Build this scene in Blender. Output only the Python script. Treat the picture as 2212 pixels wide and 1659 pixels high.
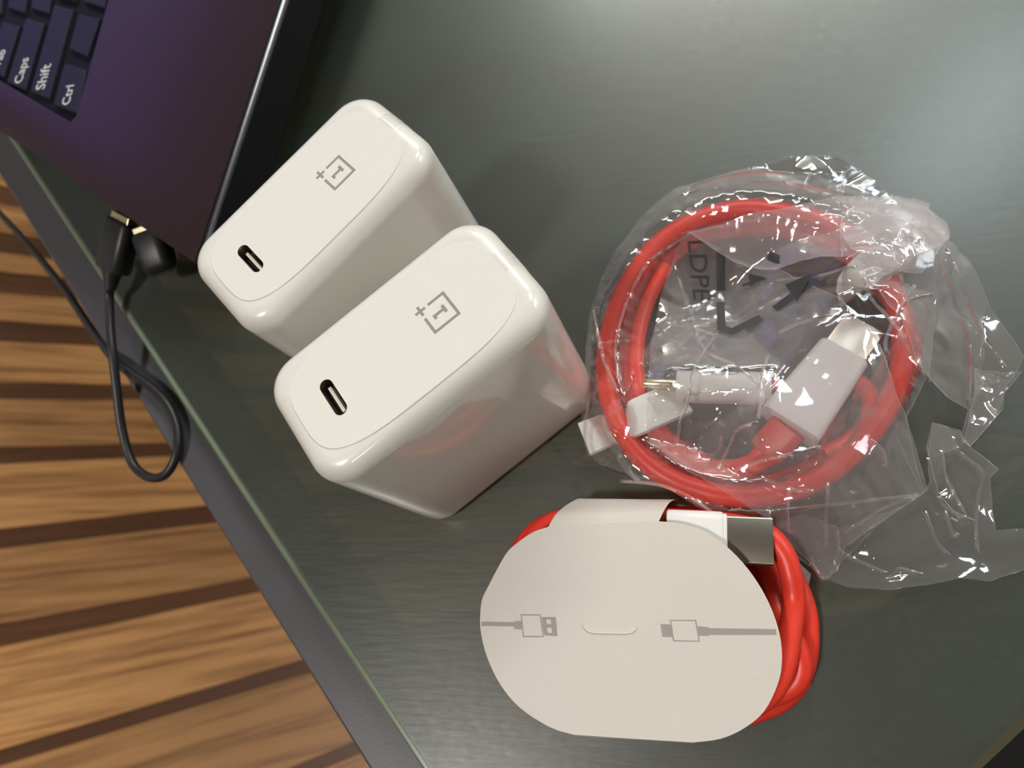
import bpy, bmesh, math, random
from mathutils import Vector, Matrix, noise
from mathutils.geometry import delaunay_2d_cdt
for o in list(bpy.data.objects): bpy.data.objects.remove(o)
S=bpy.context.scene; COL=S.collection
PI=math.pi
MM=0.001
TZ=0.45                        # height of the table top above the floor (m)
# ------------------------------------------------------------------ camera
CX,CY,FP=1106.0,829.5,1558.75
CH=189.42                      # camera height above the glass, mm
R=((0.9669650507,0.0781629367,0.2426296477),(0.0,0.9518285428,-0.3066307636),(-0.254908985,0.2965012319,0.9203849352))
cam=bpy.data.cameras.new('camera'); co=bpy.data.objects.new('camera',cam); COL.objects.link(co)
m=Matrix(R).to_4x4(); m.translation=Vector((0,0,TZ+CH*MM)); co.matrix_world=m
cam.sensor_width=5.7; cam.lens=5.7*FP/2212; cam.clip_start=.01; cam.clip_end=30
cam.dof.use_dof=True; cam.dof.focus_distance=.158; cam.dof.aperture_fstop=2.9
S.camera=co
def U(px,py,z=0.0):            # a point of the place, in mm from the foot of the camera, at height z above the glass
    c=(px-CX,-(py-CY),-FP)
    w=[sum(R[i][k]*c[k] for k in range(3)) for i in range(3)]
    t=(z-CH)/w[2]
    return Vector((w[0]*t,w[1]*t,z))
# ------------------------------------------------------------------ world, exposure, lights
W=bpy.data.worlds.new('world'); S.world=W; W.use_nodes=True
W.node_tree.nodes['Background'].inputs[0].default_value=(.9,.85,.75,1); W.node_tree.nodes['Background'].inputs[1].default_value=.15
S.view_settings.view_transform='Standard'; S.view_settings.look='None'; S.view_settings.gamma=1
S.view_settings.exposure=-0.27; S.view_settings.use_curve_mapping=False
S.cycles.transparent_max_bounces=32; S.cycles.max_bounces=10
# name, x, y, z, size_x, size_y, rot_z, power, colour
LAMPS=[('key',-.85,-.78,2.6,.30,.30,0,37,(1,.96,.91)),
       ('panel',.98,1.55,2.6,.80,.32,48,17,(.80,.93,1)),
       ('warm',.15,-1.45,2.6,.16,.16,0,2.2,(1,.84,.58)),
       ('right',1.95,1.3,2.6,.36,.70,0,24,(1,.98,.93)),  # added light, gives the right of the glass its glow
       ('far',.35,2.6,2.6,1.5,.28,0,56,(.97,1,.95))]  # added light outside the visible reflection, brightens back wall and glass
# ------------------------------------------------------------------ materials
def newmat(name):
    m=bpy.data.materials.new(name); m.use_nodes=True; nt=m.node_tree
    return m,nt,nt.nodes['Principled BSDF']
def mat(name,col,rough=.5,metal=0,coat=0,bump=0,bscale=300,vary=0,spec=.5,alpha=1,trans=0):
    m,nt,b=newmat(name); N=nt.nodes; L=nt.links
    b.inputs['Roughness'].default_value=rough; b.inputs['Metallic'].default_value=metal
    b.inputs['Coat Weight'].default_value=coat; b.inputs['Coat Roughness'].default_value=.05
    b.inputs['Specular IOR Level'].default_value=spec
    b.inputs['Transmission Weight'].default_value=trans
    tc=N.new('ShaderNodeTexCoord'); nz=N.new('ShaderNodeTexNoise'); nz.inputs['Scale'].default_value=bscale; nz.inputs['Detail'].default_value=4
    L.new(tc.outputs['Object'],nz.inputs['Vector'])
    mx=N.new('ShaderNodeMix'); mx.data_type='RGBA'
    mx.inputs[6].default_value=(*[c*(1-vary) for c in col],1); mx.inputs[7].default_value=(*[min(1,c*(1+vary)) for c in col],1)
    L.new(nz.outputs['Fac'],mx.inputs[0]); L.new(mx.outputs[2],b.inputs['Base Color'])
    if bump:
        bp=N.new('ShaderNodeBump'); bp.inputs['Strength'].default_value=bump; bp.inputs['Distance'].default_value=.0002
        L.new(nz.outputs['Fac'],bp.inputs['Height']); L.new(bp.outputs[0],b.inputs['Normal'])
    return m
M={}
M['white']=mat('white_plastic',(.87,.84,.78),.22,coat=.8,bump=.02,bscale=150,vary=.01)
M['panel']=mat('white_panel',(.86,.835,.775),.33,bump=.03,bscale=4000,vary=.01)
M['housing']=mat('white_housing',(.88,.85,.84),.38,vary=.02)
M['grey_ink']=mat('grey_ink',(.34,.33,.30),.35,vary=.03)
M['print_grey']=mat('grey_print',(.36,.31,.27),.6,vary=.06)
M['bag_ink']=mat('bag_ink',(.04,.04,.04),.5,vary=.1)
M['red']=mat('red_rubber',(.80,.045,.022),.38,bump=.05,bscale=900,vary=.06)
M['steel']=mat('steel',(.50,.45,.38),.30,metal=1,bump=.05,bscale=1500,vary=.08)
M['gold']=mat('gold_steel',(.75,.66,.42),.25,metal=1,vary=.05)
M['dark_hole']=mat('dark_hole',(.03,.027,.018),.5)
M['tongue']=mat('tongue',(.84,.80,.68),.3,vary=.04)
M['card']=mat('white_card',(.68,.625,.57),.62,bump=.25,bscale=1800,vary=.03)
M['card_edge']=mat('card_edge',(.86,.80,.70),.7,vary=.03)
M['black_rubber']=mat('black_rubber',(.018,.017,.018),.42,bump=.1,bscale=1500,vary=.2)
M['black_plastic']=mat('black_plastic',(.010,.010,.011),.18,vary=.2)
M['deck']=mat('dark_deck',(.032,.018,.020),.24,bump=.06,bscale=3500,vary=.15,spec=.7)  # warm reflection on the deck is put into this brown base
M['key']=mat('dark_key',(.013,.012,.026),.48,bump=.1,bscale=3000,vary=.15)
M['legend']=mat('key_legend',(.62,.62,.60),.6,vary=.05)
M['side_black']=mat('side_black',(.006,.006,.007),.55,spec=.25,vary=.2)
M['chrome']=mat('chrome_trim',(.20,.21,.23),.2,metal=1,vary=.05)
M['rail']=mat('grey_rail',(.085,.080,.088),.42,bump=.12,bscale=1200,vary=.08)
M['rail_dark']=mat('dark_rail',(.012,.012,.012),.5,vary=.1)
M['edge']=mat('glass_edge',(.20,.25,.17),.25,vary=.12,bscale=120)
M['edge_dark']=mat('glass_edge_dim',(.07,.06,.035),.35,vary=.1)  # darker copy of the glass edge, shade put into the colour
M['edge2']=mat('glass_edge_inner',(.12,.15,.115),.3,vary=.12,bscale=120)
M['tie']=mat('white_tie',(.80,.80,.76),.4,bump=.5,bscale=900,vary=.05)
M['wall']=mat('wall_paint',(.76,.74,.69),.8,bump=.1,bscale=60,vary=.03)
M['wall_dark']=mat('wall_dark',(.10,.085,.07),.8,bump=.1,bscale=60,vary=.05)
M['ceil']=mat('ceiling_dimming',(.15,.105,.06),.85,vary=.03)  # unseen ceiling, dark brown chosen to dim its reflection in the glass
M['sheet_black']=mat('added_black',(.006,.006,.006),.9,bump=.3,bscale=800,vary=.2)  # for the added black sheet on the floor
M['leg']=mat('dark_leg',(.03,.03,.032),.4,vary=.1)
def wood(name,c1,c2,seed,rot=0):
    m,nt,b=newmat(name); N=nt.nodes; L=nt.links
    tc=N.new('ShaderNodeTexCoord'); mp=N.new('ShaderNodeMapping'); mp.inputs['Scale'].default_value=(.8,20,1); mp.inputs['Location'].default_value=(seed,seed*2,0)
    vr=N.new('ShaderNodeMapping'); vr.inputs['Rotation'].default_value=(0,0,rot)
    L.new(tc.outputs['Object'],vr.inputs['Vector']); L.new(vr.outputs[0],mp.inputs['Vector'])
    n1=N.new('ShaderNodeTexNoise'); n1.inputs['Scale'].default_value=3.2; n1.inputs['Detail'].default_value=6; n1.inputs['Roughness'].default_value=.62; n1.inputs['Distortion'].default_value=.35
    L.new(mp.outputs[0],n1.inputs['Vector'])
    n2=N.new('ShaderNodeTexNoise'); n2.inputs['Scale'].default_value=9; n2.inputs['Detail'].default_value=3
    L.new(mp.outputs[0],n2.inputs['Vector'])
    r=N.new('ShaderNodeValToRGB'); r.color_ramp.elements[0].position=.36; r.color_ramp.elements[1].position=.56
    r.color_ramp.elements[0].color=(*c1,1); r.color_ramp.elements[1].color=(*c2,1)
    ad=N.new('ShaderNodeMath'); ad.operation='MULTIPLY_ADD'; ad.inputs[1].default_value=.3; L.new(n2.outputs['Fac'],ad.inputs[0]); 
    sc=N.new('ShaderNodeMath'); sc.operation='MULTIPLY'; sc.inputs[1].default_value=.7; L.new(n1.outputs['Fac'],sc.inputs[0]); L.new(sc.outputs[0],ad.inputs[2])
    L.new(ad.outputs[0],r.inputs[0]); L.new(r.outputs[0],b.inputs['Base Color'])
    b.inputs['Roughness'].default_value=.45
    bp=N.new('ShaderNodeBump'); bp.inputs['Strength'].default_value=.2; bp.inputs['Distance'].default_value=.001; L.new(n1.outputs['Fac'],bp.inputs['Height']); L.new(bp.outputs[0],b.inputs['Normal'])
    return m
def glass_mat():
    m,nt,b=newmat('smoked_glass'); N=nt.nodes; L=nt.links; out=N['Material Output']
    tc=N.new('ShaderNodeTexCoord')
    nz=N.new('ShaderNodeTexNoise'); nz.inputs['Scale'].default_value=9; nz.inputs['Detail'].default_value=3; L.new(tc.outputs['Object'],nz.inputs['Vector'])
    r=N.new('ShaderNodeValToRGB'); r.color_ramp.elements[0].color=(.033,.038,.024,1); r.color_ramp.elements[1].color=(.045,.060,.045,1)
    r.color_ramp.elements[0].position=.38; r.color_ramp.elements[1].position=.62
    L.new(nz.outputs['Fac'],r.inputs[0]); L.new(r.outputs[0],b.inputs['Base Color'])
    n2=N.new('ShaderNodeTexNoise'); n2.inputs['Scale'].default_value=420; n2.inputs['Detail'].default_value=3; L.new(tc.outputs['Object'],n2.inputs['Vector'])
    r2=N.new('ShaderNodeMapRange'); r2.inputs[3].default_value=.38; r2.inputs[4].default_value=.50; L.new(n2.outputs['Fac'],r2.inputs[0]); L.new(r2.outputs[0],b.inputs['Roughness'])
    # fine scuffs: sparse stretched voronoi
    mp=N.new('ShaderNodeMapping'); mp.inputs['Rotation'].default_value=(0,0,.9); mp.inputs['Scale'].default_value=(60,420,1); L.new(tc.outputs['Object'],mp.inputs['Vector'])
    v=N.new('ShaderNodeTexNoise'); v.inputs['Scale'].default_value=1.6; v.inputs['Detail'].default_value=2; L.new(mp.outputs[0],v.inputs['Vector'])
    bp=N.new('ShaderNodeBump'); bp.inputs['Strength'].default_value=.10; bp.inputs['Distance'].default_value=.0004; L.new(v.outputs['Fac'],bp.inputs['Height']); L.new(bp.outputs[0],b.inputs['Normal'])
    b.inputs['IOR'].default_value=1.95
    b.inputs['Coat Weight'].default_value=.45; b.inputs['Coat Roughness'].default_value=.22
    tr=N.new('ShaderNodeBsdfTransparent'); tr.inputs[0].default_value=(.75,.80,.66,1)
    mx=N.new('ShaderNodeMixShader'); mx.inputs[0].default_value=.30
    L.new(b.outputs[0],mx.inputs[1]); L.new(tr.outputs[0],mx.inputs[2]); L.new(mx.outputs[0],out.inputs[0])
    return m
M['glass']=glass_mat()
def film_mat(name,haze,edge,tint=(.86,.80,.83),gloss=.085):
    m,nt,b=newmat(name); N=nt.nodes; L=nt.links; out=N['Material Output']; N.remove(b)
    tc=N.new('ShaderNodeTexCoord')
    nz=N.new('ShaderNodeTexNoise'); nz.inputs['Scale'].default_value=110; nz.inputs['Detail'].default_value=2; nz.inputs['Distortion'].default_value=1.0; L.new(tc.outputs['Object'],nz.inputs['Vector'])
    bp=N.new('ShaderNodeBump'); bp.inputs['Strength'].default_value=.22; bp.inputs['Distance'].default_value=.0006; L.new(nz.outputs['Fac'],bp.inputs['Height'])
    lw=N.new('ShaderNodeLayerWeight'); lw.inputs[0].default_value=.5
    def powf(p,a,c):
        q=N.new('ShaderNodeMath'); q.operation='POWER'; q.inputs[1].default_value=p; L.new(lw.outputs['Facing'],q.inputs[0])
        s=N.new('ShaderNodeMath'); s.operation='MULTIPLY_ADD'; s.inputs[1].default_value=a; s.inputs[2].default_value=c; s.use_clamp=True; L.new(q.outputs[0],s.inputs[0]); return s
    gl=N.new('ShaderNodeBsdfGlossy'); gl.inputs['Roughness'].default_value=.07; gl.inputs[0].default_value=(1,1,1,1); L.new(bp.outputs[0],gl.inputs['Normal'])
    df=N.new('ShaderNodeBsdfDiffuse'); df.inputs[0].default_value=(*tint,1)
    tl=N.new('ShaderNodeBsdfTranslucent'); tl.inputs[0].default_value=(*tint,1)
    dm=N.new('ShaderNodeMixShader'); dm.inputs[0].default_value=.35; L.new(df.outputs[0],dm.inputs[1]); L.new(tl.outputs[0],dm.inputs[2])
    tr=N.new('ShaderNodeBsdfTransparent'); tr.inputs[0].default_value=(.985,.98,.98,1)
    h=powf(2.2,edge,haze); g=powf(4,.8,gloss)
    m1=N.new('ShaderNodeMixShader'); L.new(h.outputs[0],m1.inputs[0]); L.new(tr.outputs[0],m1.inputs[1]); L.new(dm.outputs[0],m1.inputs[2])
    m2=N.new('ShaderNodeMixShader'); L.new(g.outputs[0],m2.inputs[0]); L.new(m1.outputs[0],m2.inputs[1]); L.new(gl.outputs[0],m2.inputs[2])
    L.new(m2.outputs[0],out.inputs[0]); return m
M['film']=film_mat('clear_film',.03,.42)
M['film2']=film_mat('clear_film_double',.13,.45)
M['film3']=film_mat('clear_film_layered',.32,.4)
M['crease']=film_mat('film_crease',.09,.30,gloss=.30)
M['film_fold']=film_mat('film_fold',.16,.5,(.88,.83,.84))
def emit(name,c,s):
    m,nt,b=newmat(name); b.inputs['Base Color'].default_value=(*[x*.2 for x in c],1); b.inputs['Emission Color'].default_value=(*c,1); b.inputs['Emission Strength'].default_value=s; return m
M['screen']=emit('screen_glow',(.26,.17,.75),.75)
# ------------------------------------------------------------------ object helpers
def thing(name,label,cat,loc=(0,0,0),rz=0,group=None,kind=None):      # loc in mm above the glass
    o=bpy.data.objects.new(name,None); COL.objects.link(o); o.empty_display_size=.02
    o.location=(loc[0]*MM,loc[1]*MM,TZ+loc[2]*MM); o.rotation_euler=(0,0,rz)
    if label: o['label']=label
    if cat: o['category']=cat
    if group: o['group']=group
    if kind: o['kind']=kind
    return o
def obj(name,verts,faces,material,parent=None,local=False,smooth=False,label=None):
    """verts in mm above the glass (scene frame), or in the parent's own frame when local"""
    me=bpy.data.meshes.new(name)
    if local or parent is None: off=Vector((0,0,0)) if local else Vector((0,0,-TZ/MM))
    else:
        root=parent
        off=Vector((0,0,-TZ/MM))
        p=parent
        while p: off=off+p.location/MM; p=p.parent
    vs=[(Vector(v)-off)*MM for v in verts]
    me.from_pydata(vs,[],faces); me.update()
    bm=bmesh.new(); bm.from_mesh(me); bmesh.ops.recalc_face_normals(bm,faces=bm.faces); bm.to_mesh(me); bm.free()
    if smooth:
        me.polygons.foreach_set('use_smooth',[True]*len(me.polygons))
        try: me.set_sharp_from_angle(angle=math.radians(smooth if smooth is not True else 50))
        except Exception: pass
    me.materials.append(material)
    o=bpy.data.objects.new(name,me); COL.objects.link(o)
    if parent is not None: o.parent=parent
    if label: o['label']=label
    return o
def merge(*parts):
    V=[];F=[]
    for v,f in parts:
        n=len(V); V+=list(v); F+=[tuple(i+n for i in q) for q in f]
    return V,F
def spline(P,n=8,closed=False):
    P=[Vector(p) for p in P]; out=[]; k=len(P)
    rng=range(k) if closed else range(k-1)
    for i in rng:
        if closed: a,b,c,d=P[i-1],P[i],P[(i+1)%k],P[(i+2)%k]
        else: a,b,c,d=P[max(i-1,0)],P[i],P[i+1],P[min(i+2,k-1)]
        for j in range(n):
            t=j/n
            out.append(.5*((2*b)+(c-a)*t+(2*a-5*b+4*c-d)*t*t+(3*b-a-3*c+d)*t**3))
    if not closed: out.append(P[-1])
    return out
def tube(P,r,seg=14,flat=1.0,cap=True,closed=False):
    V=[];F=[];n=len(P)
    for i,p in enumerate(P):
        a=P[i-1] if (i or closed) else P[i]; b=P[(i+1)%n] if (i<n-1 or closed) else P[i]
        t=(b-a).normalized(); side=t.cross(Vector((0,0,1)))
        if side.length<1e-4: side=Vector((1,0,0))
        side.normalize(); up=side.cross(t).normalized()
        rr=r(i/(n-1)) if callable(r) else r
        for k in range(seg):
            a_=2*PI*k/seg; V.append(p+side*math.cos(a_)*rr+up*math.sin(a_)*rr*flat)
    m_=n if closed else n-1
    for i in range(m_):
        for k in range(seg):
            j=(i+1)%n
            F.append((i*seg+k,i*seg+(k+1)%seg,j*seg+(k+1)%seg,j*seg+k))
    if cap and not closed:
        F.append(tuple(range(seg))); F.append(tuple(range((n-1)*seg,n*seg)))
    return V,F
def prism(poly,z0,z1):
    n=len(poly); V=[(p[0],p[1],z0) for p in poly]+[(p[0],p[1],z1) for p in poly]
    F=[tuple(range(n)),tuple(range(n,2*n))]+[(i,(i+1)%n,(i+1)%n+n,i+n) for i in range(n)]
    return V,F
def rrect(l,w,r,n=6):
    out=[]
    for cx_,cy_,a0 in ((l/2-r,w/2-r,0),(-l/2+r,w/2-r,90),(-l/2+r,-w/2+r,180),(l/2-r,-w/2+r,270)):
        for k in range(n+1):
            a=math.radians(a0+90*k/n); out.append((cx_+r*math.cos(a),cy_+r*math.sin(a)))
    return out
def loft(rings,cap0=True,cap1=True):
    n=len(rings[0]); V=[p for r_ in rings for p in r_]; F=[]
    for i in range(len(rings)-1):
        for k in range(n): F.append((i*n+k,i*n+(k+1)%n,(i+1)*n+(k+1)%n,(i+1)*n+k))
    if cap0: F.append(tuple(range(n)))
    if cap1: F.append(tuple(range((len(rings)-1)*n,len(rings)*n)))
    return V,F
def framed(pts,o,ax,up):       # local (x along ax, y sideways, z up) -> scene
    ax=Vector(ax).normalized(); sd=Vector(up).cross(ax).normalized(); u=ax.cross(sd).normalized(); o=Vector(o)
    return [o+ax*p[0]+sd*p[1]+u*p[2] for p in pts]
def rbar(l0,l1,w,h,r,e=.6,n=5):
    """bar along x from l0 to l1, rounded-rect section w x h, softened ends"""
    rings=[]
    for x,ins in ((l0,e),(l0+e*.3,e*.3),(l0+e,0),(l1-e,0),(l1-e*.3,e*.3),(l1,e)):
        rr=rrect(w-2*ins,h-2*ins,max(min(r,h/2-.01)-ins*.5,.05),n); rings.append([(x,a,b) for a,b in rr])
    return loft(rings)
def cdt(poly,holes=(),step=None):
    """triangulate polygon with holes, optional inner grid; returns 2D verts, faces"""
    vs=[Vector((p[0],p[1])) for p in poly]; ed=[(i,(i+1)%len(poly)) for i in range(len(poly))]
    for h in holes:
        n=len(vs); vs+=[Vector((p[0],p[1])) for p in h]; ed+=[(n+i,n+(i+1)%len(h)) for i in range(len(h))]
    def inside(x,y,pl):
        c=False; j=len(pl)-1
        for i in range(len(pl)):
            xi,yi=pl[i][0],pl[i][1]; xj,yj=pl[j][0],pl[j][1]
            if (yi>y)!=(yj>y) and x<(xj-xi)*(y-yi)/(yj-yi)+xi: c=not c
            j=i
        return c
    if step:
        xs=[p[0] for p in poly]; ys=[p[1] for p in poly]
        y=min(ys); row=0
        rnd=random.Random(5)
        while y<max(ys):
            x=min(xs)+(step/2 if row%2 else 0)
            while x<max(xs):
                a,b=x+rnd.uniform(-.2,.2)*step,y+rnd.uniform(-.2,.2)*step
                if inside(a,b,poly) and not any(inside(a,b,h) for h in holes): vs.append(Vector((a,b)))
                x+=step
            y+=step*.866; row+=1
    v,e,f,*_=delaunay_2d_cdt(vs,ed,[],0,1e-5)
    F=[]
    for t in f:
        c=sum((v[i] for i in t),Vector((0,0)))/len(t)
        if inside(c.x,c.y,poly) and not any(inside(c.x,c.y,h) for h in holes): F.append(tuple(t))
    return v,F
def text_mesh(s,size,bold=.0):
    """flat lettering as mesh data, x = reading direction, y = up"""
    cu=bpy.data.curves.new('t','FONT'); cu.body=s; cu.size=size; cu.offset=bold; cu.resolution_u=3
    o=bpy.data.objects.new('t',cu); COL.objects.link(o)
    me=bpy.data.meshes.new_from_object(o.evaluated_get(bpy.context.evaluated_depsgraph_get()))
    V=[v.co.copy() for v in me.vertices]; F=[tuple(p.vertices) for p in me.polygons]
    bpy.data.objects.remove(o); bpy.data.curves.remove(cu); bpy.data.meshes.remove(me)
    return V,F
# ------------------------------------------------------------------ floor and room
FL=-TZ/MM                      # floor level in mm
floor=thing('floor',None,None,(0,0,FL),kind='structure')
obj('subfloor',*prism([(-3000,-3000),(3000,-3000),(3000,3400),(-3000,3400)],FL-60,FL-14),M['wall_dark'],floor)
EDGES=[((0,300),(60,318)),((0,345),(70,362)),((0,400),(80,418)),((0,440),(90,458)),((0,500),(100,516)),((0,545),(110,559)),
 ((0,586),(127,598)),((0,632),(150,645)),((0,691),(181,704)),((0,737),(195,747)),((0,826),(236,830)),((0,862),(255,862)),
 ((0,965),(350,957)),((0,1003),(370,985)),((0,1142),(429,1093)),((0,1185),(452,1131)),((0,1348),(538,1249)),((0,1398),(551,1280)),
 ((0,1619),(651,1425)),((0,1655),(668,1452)),((0,1915),(768,1600)),((0,1955),(768,1632)),((0,2240),(900,1800)),((0,2290),(900,1838))]
rnd=random.Random(3)
def floor_line(e):
    a,b=U(*e[0],FL),U(*e[1],FL); d=(b-a).normalized(); return a-d*1500,a+d*980,d
lines=[floor_line(e) for e in EDGES]
for i in range(len(lines)-1):
    dark=(i%2==0)
    (a0,a1,d),(b0,b1,_)=lines[i],lines[i+1]
    ang=math.atan2(d.y,d.x)
    # narrow dark strips and wide light planks, planks cut to staggered lengths
    cuts=[0,1] if dark else [0,rnd.uniform(.12,.25),rnd.uniform(.34,.46),rnd.uniform(.86,.95),1]
    for k in range(len(cuts)-1):
        g=.0012
        s,t=cuts[k]+g,cuts[k+1]-g
        P=[a0.lerp(a1,s),a0.lerp(a1,t),b0.lerp(b1,t),b0.lerp(b1,s)]
        c=sum(P,Vector())/4
        P=[p+(c-p)*.002 for p in P]
        j=rnd.uniform(.85,1.12)
        wm=wood('dark_wood',(.075*j,.026*j,.007*j),(.13*j,.047*j,.013*j),i*1.7+k,-ang) if dark else wood('oak_wood',(.22*j,.090*j,.024*j),(.60*j,.30*j,.11*j),i*1.3+k,-ang)
        top=FL-3 if dark else FL+rnd.uniform(-.6,.3)
        V,F=prism([(p.x,p.y) for p in P],FL-14,top)
        obj('dark_strip' if dark else 'floorboard',V,F,wm,floor)
obj('black_sheet',*prism([(60,-900),(1300,-900),(1300,0),(60,0)],FL+.5,FL+6),M['sheet_black'],floor).name='added_black_sheet'  # black sheet added to make the floor dark beyond the glass corner
def struct(name,V,F,m):
    o=obj(name,V,F,m); o['kind']='structure'; return o
X0,X1,Y0,Y1,ZC=-3000,2300,-3000,2750,2630-450
struct('wall_left',*prism([(X0-80,Y0),(X0,Y0),(X0,Y1),(X0-80,Y1)],FL-60,ZC),M['wall'])
struct('wall_right',*prism([(X1,Y0),(X1+80,Y0),(X1+80,Y1),(X1,Y1)],FL-60,ZC),M['wall'])
struct('wall_back',*prism([(X0,Y1),(X1,Y1),(X1,Y1+80),(X0,Y1+80)],FL-60,ZC),M['wall'])
struct('wall_front',*prism([(X0,Y0-80),(X1,Y0-80),(X1,Y0),(X0,Y0)],FL-60,ZC),M['wall_dark'])  # unseen wall, coloured dark to cut the light from this side
struct('ceiling',*prism([(X0,Y0),(X1,Y0),(X1,Y1),(X0,Y1)],ZC,ZC+80),M['ceil'])
LAB={'key':'large square warm ceiling lamp to the left of the table','panel':'long cool white ceiling lamp reflected in the glass','warm':'small warm ceiling lamp behind the photographer','right':'added ceiling light at the right wall side, brightening the glass','far':'added ceiling light brightening the back wall and far end of the glass'}
for nm,x,y,z,sx,sy,rz,pw,c in LAMPS:
    t=thing('ceiling_lamp',LAB[nm],'lamp',(x*1000,y*1000,ZC),math.radians(rz))
    l,w=sx*1000+40,sy*1000+40
    V,F=loft([[(a,b,zz) for a,b in rrect(l,w,20,3)] for zz in (0,-28)],True,True)
    obj('lamp_housing',[Vector(v) for v in V],F,M['housing'],t,local=True)
    ld=bpy.data.lights.new(nm,'AREA'); ld.shape='RECTANGLE'; ld.size=sx; ld.size_y=sy; ld.energy=pw; ld.color=c
    lo=bpy.data.objects.new('lamp_light',ld); COL.objects.link(lo); lo.parent=t; lo.location=(0,0,-.032)
# ------------------------------------------------------------------ table
A=math.radians(-49.6); dx=Vector((math.cos(A),math.sin(A),0)); nx=Vector((-dx.y,dx.x,0))   # dx along the left edge, nx into the table
if nx.x<0: nx=-nx
E0=U(479,1003,0); E0.z=0                     # a point on the glass edge
C1=U(2150,1632,0)                            # a point on the other glass edge
sB=(C1-E0).dot(dx)                           # distance along the left edge to the corner
def T(s,n,z=0): p=E0+dx*s+nx*n; return (p.x,p.y,z)
S0,S1,N1=sB-1150,sB,760
table=thing('glass_table','smoked green-grey glass table top with a grey rail along its edge','table',(E0.x,E0.y,FL))
def slab(s0,s1,n0,n1,z0,z1): return prism([T(s0,n0)[:2],T(s1,n0)[:2],T(s1,n1)[:2],T(s0,n1)[:2]],z0,z1)
obj('glass_top',*slab(S0,S1-1.6,2.4,N1,-6,0),M['glass'],table)
# polished outer edge: bevelled strips of brighter green glass
def strip(s0,s1,prof):         # profile of (n,z) swept along the edge
    V=[T(s,n,z) for s in (s0,s1) for n,z in prof]; k=len(prof)
    F=[(i,(i+1)%k,(i+1)%k+k,i+k) for i in range(k)]+[tuple(range(k)),tuple(range(k,2*k))]
    return V,F
obj('polished_edge',*strip(S0,S1,[(0,-6),(0,-.9),(.9,0),(1.8,0),(1.8,-6)]),M['edge'],table,label='pale green polished edge of the glass')
obj('edge_groove',*strip(S0,S1,[(1.8,-6),(1.8,-.15),(2.4,-.15),(2.4,-6)]),M['edge2'],table)
obj('polished_edge',*prism([T(S1-1.6,2.4)[:2],T(S1,2.4)[:2],T(S1,N1)[:2],T(S1-1.6,N1)[:2]],-6,-.02),M['edge_dark'],table,label='edge of the glass, its shade painted in as dim brown')
zr=-8.0
off=(U(447,1100,zr)-E0).dot(nx)              # outer side of the rail
obj('edge_rail',*strip(S0,S1+2,[(off,-34),(off,zr-1),(off+1,zr),(6,zr),(6,-34)]),M['rail'],table,label='grey metal rail under the glass edge')
obj('edge_rail',*slab(S1-30,S1-4,6,N1,-34,zr),M['rail_dark'],table)
obj('edge_rail',*slab(S0,S1,N1-24,N1-2,-34,zr),M['rail_dark'],table)
obj('edge_rail',*slab(S0+2,S0+26,6,N1-24,-34,zr),M['rail_dark'],table)
for s in (S0+30,S1-60):
    for n in (40,N1-70): obj('leg',*slab(s,s+40,n,n+40,FL,-6.2 if n>50 else -6.2),M['leg'],table)
sup=[]
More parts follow.
